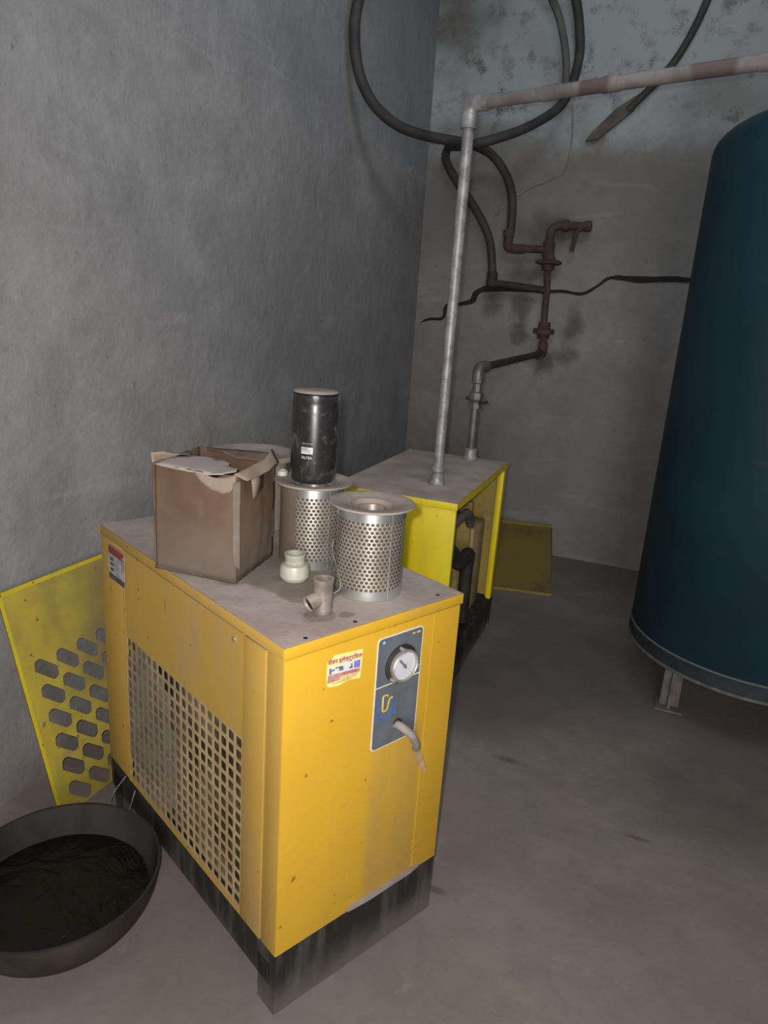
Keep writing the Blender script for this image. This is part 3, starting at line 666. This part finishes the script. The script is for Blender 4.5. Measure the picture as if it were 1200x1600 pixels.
# torn carton
dl = D1.matrix_world if False else Matrix.Translation((-.562, 1.019, 0)) @ Matrix.Rotation(math.radians(63.893), 4, 'Z')
def d1w(x, y, z=0): return dl @ Vector((x, y, z))
A_, B_, C_, D_ = Vector((-.018, .480)), Vector((.080, .305)), Vector((.250, .421)), Vector((.152, .598))
K = thing('cardboard_carton', 'torn brown cardboard carton with ragged open flaps on the front dryer', 'box', d1w(A_.x, A_.y, ZT + .001), math.radians(63.893))
A_, B_, C_, D_ = [p - Vector((-.018, .480)) for p in (A_, B_, C_, D_)]
def cwall(P, Q, top, name, bulge=0.0, out=(0, 0)):
    mb = MB(); n_ = 26; m_ = 12; g = []
    nrm = Vector((Q.y - P.y, -(Q.x - P.x))).normalized()
    for j in range(m_ + 1):
        row = []
        for i in range(n_ + 1):
            f = i / n_; z = top(f) * j / m_
            p = P.lerp(Q, f) + nrm * (bulge * math.sin(PI * f) * math.sin(PI * min(1, z / .24)) + .0025 * noise.noise(Vector((f * 5 + P.x * 9, z * 22, 1))))
            p = p + Vector(out) * (j / m_)
            row.append(mb.b.verts.new((p.x, p.y, z)))
        g.append(row)
    for j in range(m_):
        for i in range(n_): mb.b.faces.new((g[j][i], g[j][i + 1], g[j + 1][i + 1], g[j + 1][i]))
    return solidify(mb.build(name, M['card'], K), .004, -1)
def rag(f, a, s_, k): return a * noise.fractal(Vector((f * s_, k, 0)), 1, 2, 3)
cwall(A_, B_, lambda f: .236 + .004 * f + rag(f, .003, 9, 1) - .012 * math.exp(-((f - .72) / .10) ** 2), 'front_wall', .004)
cwall(B_, C_, lambda f: .240 + .004 * f + rag(f, .008, 8, 2), 'right_wall', .004)
cwall(C_, D_, lambda f: .243 + rag(f, .008, 10, 3), 'back_wall')
cwall(D_, A_, lambda f: .240 + rag(f, .006, 8, 4), 'left_wall')
mb = MB(); mb.poly([(*(p), .003) for p in (A_, B_, C_, D_)], (0, 0, .003)); mb.build('bottom', M['card_in'], K, smooth=False)
def flap(name, pts, mat, th=.0025, seed=1, sub=3, jit=.004):
    mb = MB(); mb.poly([Vector(p) for p in pts])
    bmesh.ops.triangulate(mb.b, faces=mb.b.faces)
    bmesh.ops.subdivide_edges(mb.b, edges=mb.b.edges, cuts=sub, use_grid_fill=True)
    return solidify(mb.build(name, mat, K, jit=jit), th, 0)
def kp(f, g, z):  # f along front A->B, g depth
    p = A_ + (B_ - A_) * f + (D_ - A_) * g; return (p.x, p.y, z)
ragged = [kp(0, 0, .238), kp(.35, -.02, .237), kp(.66, .0, .232), kp(.80, .06, .234), kp(.83, .12, .236), kp(.90, .20, .238), kp(.84, .24, .238), kp(.86, .31, .240), kp(.74, .34, .239), kp(.70, .42, .241), kp(.60, .42, .240), kp(.54, .50, .242), kp(.35, .56, .242), kp(.15, .45, .243), kp(0, .42, .242)]
flap('front_flap', ragged, M['card_pale'], jit=.003)
flap('torn_edge', [kp(.50, -.014, .236), kp(.58, -.018, .216), kp(.70, -.020, .202), kp(.84, -.021, .197), kp(.94, -.018, .205), kp(.99, -.013, .222), kp(1.0, -.008, .241), kp(.86, .0, .232), kp(.74, -.004, .228)], M['card_tan'], .0015)
flap('side_flap', [kp(.98, -.01, .243), kp(1.02, .3, .246), kp(1.01, .65, .248), kp(.98, .98, .262), kp(1.08, .93, .236), kp(1.10, .62, .226), kp(1.08, .4, .222), kp(1.08, .10, .226)], M['card_tan'], .002)
flap('hanging_strip', [kp(1.05, .26, .232), kp(1.055, .56, .230), kp(1.058, .55, .192), kp(1.05, .30, .178)], M['card_tan'], .0015, sub=1, jit=.001)
flap('corner_tape', [kp(.975, -.035, .225), kp(1.035, .03, .228), kp(1.035, .03, .03), kp(.985, -.035, .05)], M['card_strip'], .001, sub=4, jit=.002)
flap('crumpled_corner', [kp(-.02, 0, .236), kp(-.06, .02, .262), kp(.02, .12, .264), kp(.12, .30, .250), kp(.18, .5, .246), kp(.04, .48, .240), kp(0, .2, .238)], M['card_tan'], .0015, jit=.006)
flap('back_flap', [kp(.1, .98, .243), kp(.5, 1.0, .246), kp(.95, .98, .250), kp(.90, .86, .232), kp(.60, .80, .236), kp(.42, .78, .250), kp(.2, .86, .240)], M['card_in'], .002)

cp_ = d1w(.205, .264, ZT + .001)
U = thing('pipe_union', 'cream coloured threaded pipe coupling with a narrow neck', 'pipe fitting', cp_)
mb = MB(); mb.lathe([(.018, 0), (.027, .0), (.031, .004), (.0335, .009), (.0335, .028), (.030, .036), (.021, .041)], n=18); mb.build('round_body', M['cream'], U, ang=25)
mb = MB(); mb.lathe([(.0225, .034), (.022, .052), (.0235, .054), (.0235, .061), (.018, .061), (.0175, .02), (0, .02)], n=36); mb.build('neck', M['cream'], U)
fp = d1w(.150, .088, ZT + .001)
E_ = thing('pipe_elbow', 'small dusty zinc tee fitting standing on end beside the coupling', 'pipe fitting', fp, math.radians(238))
mb = MB(); mb.lathe([(0, .004), (.015, .004), (.015, .0), (.0195, .0), (.020, .01), (.019, .02), (.0195, .060), (.021, .066), (.021, .072), (.0155, .072), (.015, .03), (0, .03)], n=32); mb.build('upright', M['zinc'], E_)
mb = MB(); mb.tube([(0.004, 0, .030), (.018, 0, .028), (.034, 0, .022)], lambda t_: .015 + .003 * t_, 20, 3, caps=False); mb.build('branch', M['zinc'], E_)
mb = MB(); mb.tube([(.020, 0, .027), (.030, 0, .0235)], .0145, 18); mb.build('branch_bore', M['dark_hole'], E_)
cq = (-.815, 1.440, zf)
Q_ = thing('plastic_cap', 'little cream plastic cap resting on flange beside the black filter can', 'cap', cq)
mb = MB(); mb.lathe([(.010, 0), (.013, 0), (.013, .010), (.011, .012), (.009, .012), (.009, .003), (0, .003)], n=24); mb.build('ring', M['cream'], Q_)
mb = MB(); mb.tube([(-.663, 1.425, .90), (-.640, 1.355, .872), (-.625, 1.300, .8605), (-.600, 1.262, .864), (-.575, 1.275, .885), (-.625, 1.335, .932), (-.632, 1.352, .955)], .0014, 6, 8)
tag(mb.build('loose_wire', M['wire']), 'thin pale wire loop lying between the two perforated cylinders', 'wire')

# ------------------------------------------------------------------ rear air dryer
D2 = thing('air_dryer', 'lemon yellow air dryer by the back wall with side panel removed and pipes on top', 'air dryer', (-1.102, 2.334, 0), math.radians(.716))
w2, l2, t2, b2 = .474, .853, .811, .157
mb = MB(); mb.box(0, w2, 0, .02, .0, b2 - .002).box(0, .02, .02, l2, .0, b2 - .002).box(0, w2, l2 - .02, l2, 0, b2 - .002).box(w2 - .02, w2, .02, l2 - .02, .03, b2 - .002)
mb.box(.02, w2 - .02, .02, l2 - .02, b2 - .01, b2 - .003); mb.build('base_frame', M['black_base'], D2, smooth=False)
mb = MB(); mb.box(0, w2 - .001, 0, .02, b2, t2 - .026, .001); mb.build('front_panel', M['lemon'], D2)
mb = MB(); mb.box(0, .004, .02, l2, b2, t2 - .026); mb.build('side_panel', M['lemon'], D2)
mb = MB(); mb.box(.004, w2, l2 - .004, l2, b2, t2 - .026); mb.build('back_panel', M['lemon_grime'], D2)
mb = MB(); mb.box(w2 - .02, w2, l2 - .052, l2 - .004, b2, t2 - .024, .0015); mb.box(w2 - .03, w2 - .02, l2 - .03, l2 - .004, b2, t2 - .03); mb.build('rear_post', M['lemon'], D2)
mb = MB(); mb.box(-.003, w2 + .003, -.003, 0, t2 - .025, t2, .001).box(-.003, w2 + .003, l2, l2 + .003, t2 - .025, t2).box(-.003, 0, 0, l2, t2 - .025, t2).box(w2, w2 + .003, 0, l2, t2 - .025, t2)
mb.box(0, w2, 0, l2, t2 - .004, t2 - .0008); mb.build('lid', M['lemon'], D2)
mb = MB(); mb.box(.001, w2 - .001, .001, l2 - .001, t2 - .0008, t2 + .0006); mb.build('dust_coat', M['dust_rear'], D2, smooth=False, kind='stuff')
mb = MB(); mb.box(.05, w2 - .06, .50, .515, b2, t2 - .12); mb.build('partition', M['lemon_grime'], D2, smooth=False)
mb = MB(); mb.box(.30, .42, .56, .76, b2, .56, .006); mb.build('condenser', M['grille'], D2)
mb = MB(); mb.lathe([(0, 0), (.08, 0), (.095, .03), (.098, .13), (.09, .2), (.05, .235), (0, .24)], (.34, .21, b2), 36); mb.build('compressor', M['rubber'], D2)
mb = MB(); mb.tube([(.30, .1, .60), (.42, .12, .60), (.43, .2, .55), (.44, .26, .50), (.44, .40, .50), (.43, .44, .42), (.43, .44, .18)], .028, 12, 5); mb.build('internal_pipe', M['rubber'], D2)
mb = MB(); mb.tube([(.40, .06, .70), (.42, .14, .68), (.44, .3, .70), (.43, .42, .62)], .018, 10, 5); mb.build('internal_pipe', M['pipe_dark'], D2)
mb = MB(); mb.box(.20, .38, .05, .45, .62, .76, .02); mb.build('heat_exchanger', M['black_pipe'], D2)

# ------------------------------------------------------------------ galvanised pipework
P1 = thing('riser_pipe', 'long galvanised pipe rising from the rear dryer and turning overhead to the right', 'pipe', (-.779, 2.574, t2))
O = Vector((-.779, 2.574, t2)); zt_ = 2.126 - t2; dr = Vector((.861, -.282, 0)).normalized()
mb = MB(); mb.lathe([(0, .001), (.030, .001), (.032, .008), (.026, .016), (.026, .034), (.022, .038), (.022, .05), (.026, .054), (.026, .068), (.021, .072)], n=24); mb.build('base_union', M['pipe'], P1)
mb = MB(); mb.tube([(0, 0, .06), (0, 0, .5), (0, 0, 1.0), (0, 0, zt_ - .05)], .0195, 20); mb.build('upright_pipe', M['pipe'], P1)
mb = MB(); e = [Vector((0, 0, zt_ - .075)), Vector((0, 0, zt_ - .035))]
for k in range(7):
    a = PI / 2 * k / 6; e.append(Vector((0, 0, zt_ - .03)) + dr * .03 * (1 - math.cos(a)) + Vector((0, 0, .03 * math.sin(a))))
e += [Vector((0, 0, zt_)) + dr * .07]
mb.tube(e, lambda t_: .0245 + (.003 if t_ < .12 or t_ > .9 else 0), 20); mb.build('elbow', M['pipe'], P1)
mb = MB(); mb.tube([Vector((0, 0, zt_)) + dr * s_ for s_ in (.05, .5, 1., 1.6, 2.4, 3.5)], .0205, 20)
for s_ in (.27, .47, .9): mb.tube([Vector((0, 0, zt_)) + dr * s_, Vector((0, 0, zt_)) + dr * (s_ + (.05 if s_ < .5 else .10))], .0235, 20)
mb.build('overhead_pipe', M['pipe_h'], P1)

P2 = thing('riser_pipe', 'short grey pipe with a union and valve lever from rear dryer up to the wall', 'pipe', (-.803, 3.140, t2))
q = Vector((0, .0, 0))
mb = MB(); mb.lathe([(0, .001), (.034, .001), (.036, .010), (.028, .02), (.028, .05), (.022, .055)], n=24); mb.build('base_union', M['pipe'], P2)
mb = MB(); mb.tube([(0, 0, .04), (0, 0, .2), (0, 0, .39)], .018, 16); mb.build('upright_pipe', M['pipe_dark'], P2)
mb = MB(); mb.lathe([(.018, .235), (.030, .236), (.030, .262), (.024, .266), (.026, .272), (.032, .276), (.032, .305), (.022, .31), (.022, .345), (.027, .35), (.027, .37), (.018, .372)], n=8); mb.build('ball_valve', M['pipe_dark'], P2, ang=25)
mb = MB(); mb.tube([(.02, -.02, .262), (.045, -.03, .268), (.062, -.035, .272)], .007, 8); mb.build('valve_lever', M['black_pipe'], P2)
mb = MB(); mb.tube([(-.02, .0, .275), (-.045, -.01, .279)], .007, 8); mb.build('drain_nipple', M['black_pipe'], P2)
mb = MB(); mb.tube([(0, 0, .36), (0, 0, .395), (.003, .012, .412), (.01, .035, .418), (.014, .06, .418)], lambda t_: .027, 16, 4); mb.build('elbow', M['pipe_dark'], P2)
mb = MB(); mb.tube([(.01, .04, .416), (.03, .6, .43), (.054, 1.24, .444)], .0175, 16); mb.build('cross_pipe', M['black_pipe'], P2)

# rusty valve tree on the back wall
V0 = thing('valve_tree', 'rusty pipe tree with valves and elbows fixed to the back wall', 'valve', (-.76, 4.40, 1.2))
def vt(name, pts, r, mat=M['rust'], sm=3):
    mb = MB(); mb.tube([(x + .76, 0 + (p[0] if p else 0), z - 1.2) for x, z, *p in pts], r, 14, sm); return mb.build(name, mat, V0)
vt('upper_elbow', [(-1.028, 1.935), (-1.028, 1.87), (-1.025, 1.845), (-.99, 1.836), (-.93, 1.837)], .027)
vt('elbow_collar', [(-1.03, 1.90), (-1.03, 1.935)], .033, sm=1)
vt('upper_pipe', [(-.96, 1.837), (-.80, 1.838)], .021, sm=1)
vt('tee', [(-.787, 1.80), (-.787, 1.88)], .034, sm=1)
vt('upper_riser', [(-.787, 1.84), (-.787, 1.91), (-.782, 1.945), (-.755, 1.965), (-.70, 1.968), (-.60, 1.965)], .023)
vt('hose_tail', [(-.72, 1.967), (-.69, 1.968)], .032, sm=1)
vt('drooping_lever', [(-.585, 1.972, -.02), (-.62, 1.95, -.02), (-.64, 1.92, -.02), (-.652, 1.83, -.02)], .0115)
vt('pipe_end', [(-.60, 1.967), (-.565, 1.968)], .029, sm=1)
vt('stem', [(-.782, 1.80), (-.776, 1.70), (-.766, 1.60), (-.765, 1.50), (-.757, 1.38), (-.75, 1.27), (-.75, 1.245, .0)], .019, M['rust'])
mb = MB(); mb.lathe([(0, .0), (.055, 0), (.075, .006), (.075, .018), (.055, .026), (0, .026)], (-.018, 0, .555), 28)
mb.lathe([(.0, -.03), (.035, -.03), (.038, .0), (.038, .03), (.03, .055), (0, .055)], (-.018, 0, .555), 20); mb.build('hand_wheel', M['rust'], V0)
mb = MB(); mb.lathe([(0, -.03), (.034, -.03), (.036, .0), (.062, .003), (.062, .03), (.036, .034), (.034, .07), (0, .07)], (.003, 0, .165), 24); mb.build('gate_valve', M['rust'], V0)
vt('lower_elbow', [(-.752, 1.32), (-.75, 1.262), (-.758, 1.246, -.03), (-.757, 1.245, -.08)], .028)
vt('cross_pipe', [(-1.10, 1.635), (-1.0, 1.632), (-.88, 1.622), (-.766, 1.612)], .021, M['black_pipe'])
vt('hose_coupling', [(-1.10, 1.62), (-1.102, 1.70)], .032, M['black_pipe'], 1)

# hoses
hp = [(-1.022, 4.40, 1.93), (-1.018, 4.385, 2.0), (-1.030, 4.38, 2.12), (-1.075, 4.36, 2.23), (-1.15, 4.30, 2.318), (-1.215, 4.18, 2.34), (-1.22, 3.98, 2.315), (-1.185, 3.78, 2.275),
      (-1.298, 3.587, 2.263), (-1.395, 3.448, 2.28), (-1.475, 3.333, 2.347), (-1.522, 3.266, 2.459), (-1.539, 3.242, 2.602), (-1.532, 3.251, 2.726), (-1.50, 3.30, 2.95), (-1.42, 3.42, 3.18), (-1.25, 3.66, 3.36), (-1.05, 3.94, 3.38), (-.90, 4.16, 3.25),
      (-.80, 4.30, 3.08), (-.757, 4.362, 2.921), (-.748, 4.374, 2.775), (-.79, 4.313, 2.576), (-.912, 4.14, 2.427), (-1.056, 3.933, 2.317), (-1.20, 3.93, 2.29), (-1.34, 4.15, 2.335), (-1.43, 4.36, 2.375), (-1.452, 4.395, 2.314), (-1.369, 4.40, 2.193), (-1.236, 4.40, 2.037), (-1.141, 4.40, 1.88), (-1.103, 4.40, 1.70)]
mb = MB(); mb.tube(hp, .0245, 12, 6); tag(mb.build('air_hose', M['hose']), 'long black hose looped across the corner with both ends dropping to the rusty valves', 'hose')
hp = [(-.775, 4.335, 2.60), (-.772, 4.338, 2.66), (-.786, 4.319, 2.79), (-.823, 4.266, 2.923), (-.871, 4.198, 3.017), (-.96, 4.07, 3.16), (-1.12, 3.84, 3.27), (-1.30, 3.59, 3.24), (-1.42, 3.42, 3.08)]
mb = MB(); mb.tube([(x - .015, y - .035, z) for x, y, z in hp], .020, 12, 6); tag(mb.build('grey_hose', M['hose_grey']), 'faded grey hose length hanging inside the right side of the black hose loop', 'hose')
mb = MB(); mb.tube([(-.10, 4.43, 3.30), (-.155, 4.43, 3.04), (-.214, 4.43, 2.875), (-.285, 4.43, 2.75), (-.40, 4.43, 2.62), (-.46, 4.43, 2.56)], .019, 10, 5); tag(mb.build('wall_hose', M['hose']), 'dark hose running diagonally down the back wall behind the overhead pipe', 'hose')
mb = MB(); mb.poly([(-.40, 4.45, 2.645), (-.43, 4.45, 2.56), (-.60, 4.45, 2.42), (-.665, 4.45, 2.41), (-.63, 4.45, 2.46), (-.52, 4.45, 2.57)], (0, -.025, 0)); tag(mb.build('brown_board', M['stick'], smooth=False), 'pointed dark brown strip fixed aslant on the back wall below the overhead pipe', 'board')
mb = MB(); mb.tube([(-1.14, 4.445, 2.02), (-1.05, 4.43, 2.10), (-.96, 4.445, 2.17), (-.84, 4.445, 2.22), (-.76, 4.445, 2.27), (-.74, 4.445, 2.42), (-.76, 4.445, 2.6)], .0035, 6, 6); tag(mb.build('thin_wire', M['wire']), 'thin pale wire curving up the back wall from the black hose', 'wire')

# ------------------------------------------------------------------ teal air tank
T = thing('air_tank', 'tall dark teal steel air tank on short legs', 'tank', (.475, 3.09, 0))
TR, tb, ts = .478, .20, 2.06
mb = MB(); pr = [(TR - .004, tb + .055), (TR, tb + .06), (TR, ts)]
for k in range(1, 13):
    a = PI / 2 * k / 12; pr.append((TR * (math.cos(a) ** .72 if k < 12 else 0), ts + .155 * math.sin(a)))
mb.lathe(pr, n=96); mb.build('shell', M['tank'], T)
mb = MB(); mb.lathe([(TR + .002, tb + .053), (TR + .005, tb + .055), (TR + .005, tb + .061), (TR, tb + .066)], n=96); mb.build('weld_ridge', M['tank_dark'], T)
mb = MB(); mb.lathe([(TR - .02, tb + .06), (TR + .002, tb + .055), (TR + .001, tb + .002), (TR - .03, tb + .004), (TR * .6, tb + .05), (0, tb + .06)], n=96); mb.build('skirt', M['tank_dark'], T)
mb = MB(); mb.lathe([(TR - .008, tb - .006), (TR + .004, tb - .006), (TR + .006, tb), (TR + .004, tb + .006), (TR - .008, tb + .006)], n=96); mb.build('bottom_rim', M['tank_rim'], T)
for a in (225, 315, 45, 135):
    mb = MB(); x, y = .40 * math.cos(math.radians(a)), .40 * math.sin(math.radians(a))
    mb.box(x - .035, x + .035, y - .006, y + .006, 0, tb + .03).box(x - .006, x + .006, y - .035, y + .035, 0, tb + .03).box(x - .05, x + .05, y - .05, y + .05, 0, .008)
    mb.build('leg', M['tank_leg'], T, smooth=False)

# ------------------------------------------------------------------ leaning panels
# frame: origin bottom front corner, x along wall (world +Y), z up the slope
def lean_panel(name, label, cat, org, xdir, updir, wdt, hgt, mat, holes, grp, edge_mat, lip=.022):
    X = Vector(xdir).normalized(); Zv = Vector(updir).normalized(); Yv = Zv.cross(X)
    Mx = Matrix((X, Yv, Zv)).transposed().to_4x4(); Mx.translation = Vector(org)
    o = thing(name, label, cat, (0, 0, 0), 0, grp); o.matrix_world = Mx
    mb = MB()
    if holes:
        u0, v0, nu, nv, pu, pv = holes
        hole_plate(mb, lambda u, v: (u, 0, v), u0, u0 + nu * pu, v0, v0 + nv * pv, nu, nv, .046, .0195, ang=-.73, N=48)
        u1, v1 = u0 + nu * pu, v0 + nv * pv
        for a, b, c, d in ((0, wdt, 0, v0), (0, wdt, v1, hgt), (0, u0, v0, v1), (u1, wdt, v0, v1)):
            mb.poly([(a, 0, c), (b, 0, c), (b, 0, d), (a, 0, d)])
    else: mb.poly([(0, 0, 0), (wdt, 0, 0), (wdt, 0, hgt), (0, 0, hgt)])
    solidify(mb.build('sheet', mat, o, smooth=False), .0015)
    mb = MB()
    mb.box(0, .002, -lip, .001, 0, hgt).box(wdt - .002, wdt, -lip, .001, 0, hgt).box(0, wdt, -lip, .001, hgt - .002, hgt).box(0, wdt, -lip, .001, 0, .002)
    mb.box(-.0, .012, -lip - .001, -lip + .001, 0, hgt).box(0, wdt, -lip - .001, -lip + .001, hgt - .012, hgt)
    mb.build('folded_lip', edge_mat, o, smooth=False)
    return o
th_ = math.atan2(.172, .64)
# the sheet faces the room; its lip folds back towards the wall
LP = lean_panel('slotted_panel', 'lemon yellow panel with rows of slanted slots leaning on the left wall', 'panel', (-1.392, 1.262, 0.004), (0, 1, 0), (-math.sin(th_), 0, math.cos(th_)), .80, .672, M['lemon_dirty'], (.0495, .0065, 9, 6, .0768, .0752), None, M['lemon_edge'], lip=-.0)
RP = lean_panel('dark_panel', 'grimy olive yellow metal panel slumped on the floor behind the rear dryer', 'panel', (-.880, 3.640, .003), (.982, .188, 0), (-.134, .70, .19), .465, .725, M['slump'], None, None, M['slump_edge'], lip=.018)

# ------------------------------------------------------------------ iron basin
BW = thing('iron_basin', 'round sooty iron basin on the floor at the corner of the front dryer', 'basin', (-1.135, 1.010, 0))
mb = MB(); pr = [(0, .0), (.05, .001)]
RB, HB = .226, .150
pr = [(0, .0), (.085, .0005)]
for k in range(1, 17):
    a = k / 16 * PI / 2; pr.append((.085 + (RB - .085) * math.sin(a), .0005 + (HB - .0005) * (1 - math.cos(a))))
inner = [(max(0, r - .005), z + .004) for r, z in pr[::-1]]; inner[0] = (RB - .003, HB + .002)
mb.lathe(pr + [(RB + .001, HB + .001)], n=80); mb.build('outside', M['iron_out'], BW)
mb = MB(); mb.lathe([(RB - .001, HB), (RB + .003, HB + .001), (RB + .003, HB + .0045), (RB - .003, HB + .0045), (RB - .003, HB)], n=80); mb.build('rim', M['iron'], BW)
mb = MB(); mb.lathe(inner, n=80); mb.build('inside', M['iron_inside'], BW)
mb = MB(); RLq = .199; g = []
for j in range(26):
    r = RLq * j / 25; g.append([mb.b.verts.new((-1.135 + r * math.cos(2 * PI * i / 60), 1.010 + r * math.sin(2 * PI * i / 60), .081 + .002 * noise.fractal(Vector((r * math.cos(2 * PI * i / 60) * 22, r * math.sin(2 * PI * i / 60) * 22, 2)), 1, 2, 3))) for i in range(60)] if j else [mb.b.verts.new((-1.135, 1.010, .081))] * 60)
for A, B in zip(g, g[1:]):
    for i in range(60):
        vs = []
        for v in (A[i], A[(i + 1) % 60], B[(i + 1) % 60], B[i]):
            if v not in vs: vs.append(v)
        mb.b.faces.new(vs)
tag(mb.build('dirty_liquid', M['liquid'], ang=80), 'black oily liquid pooled inside the iron basin', 'liquid', kind='stuff')
mb = MB()
mb.tube([d1w(-.01, .72, .17), d1w(-.05, .73, .10), d1w(-.03, .70, .02), d1w(.0, .69, .004)], .0013, 6, 6)
mb.tube([d1w(-.01, .66, .16), d1w(-.03, .66, .09), d1w(-.02, .68, .02)], .0013, 6, 6)
tag(mb.build('loose_wire', M['wire']), 'thin wire loop dangling to the floor at the rear foot of the front dryer', 'wire')
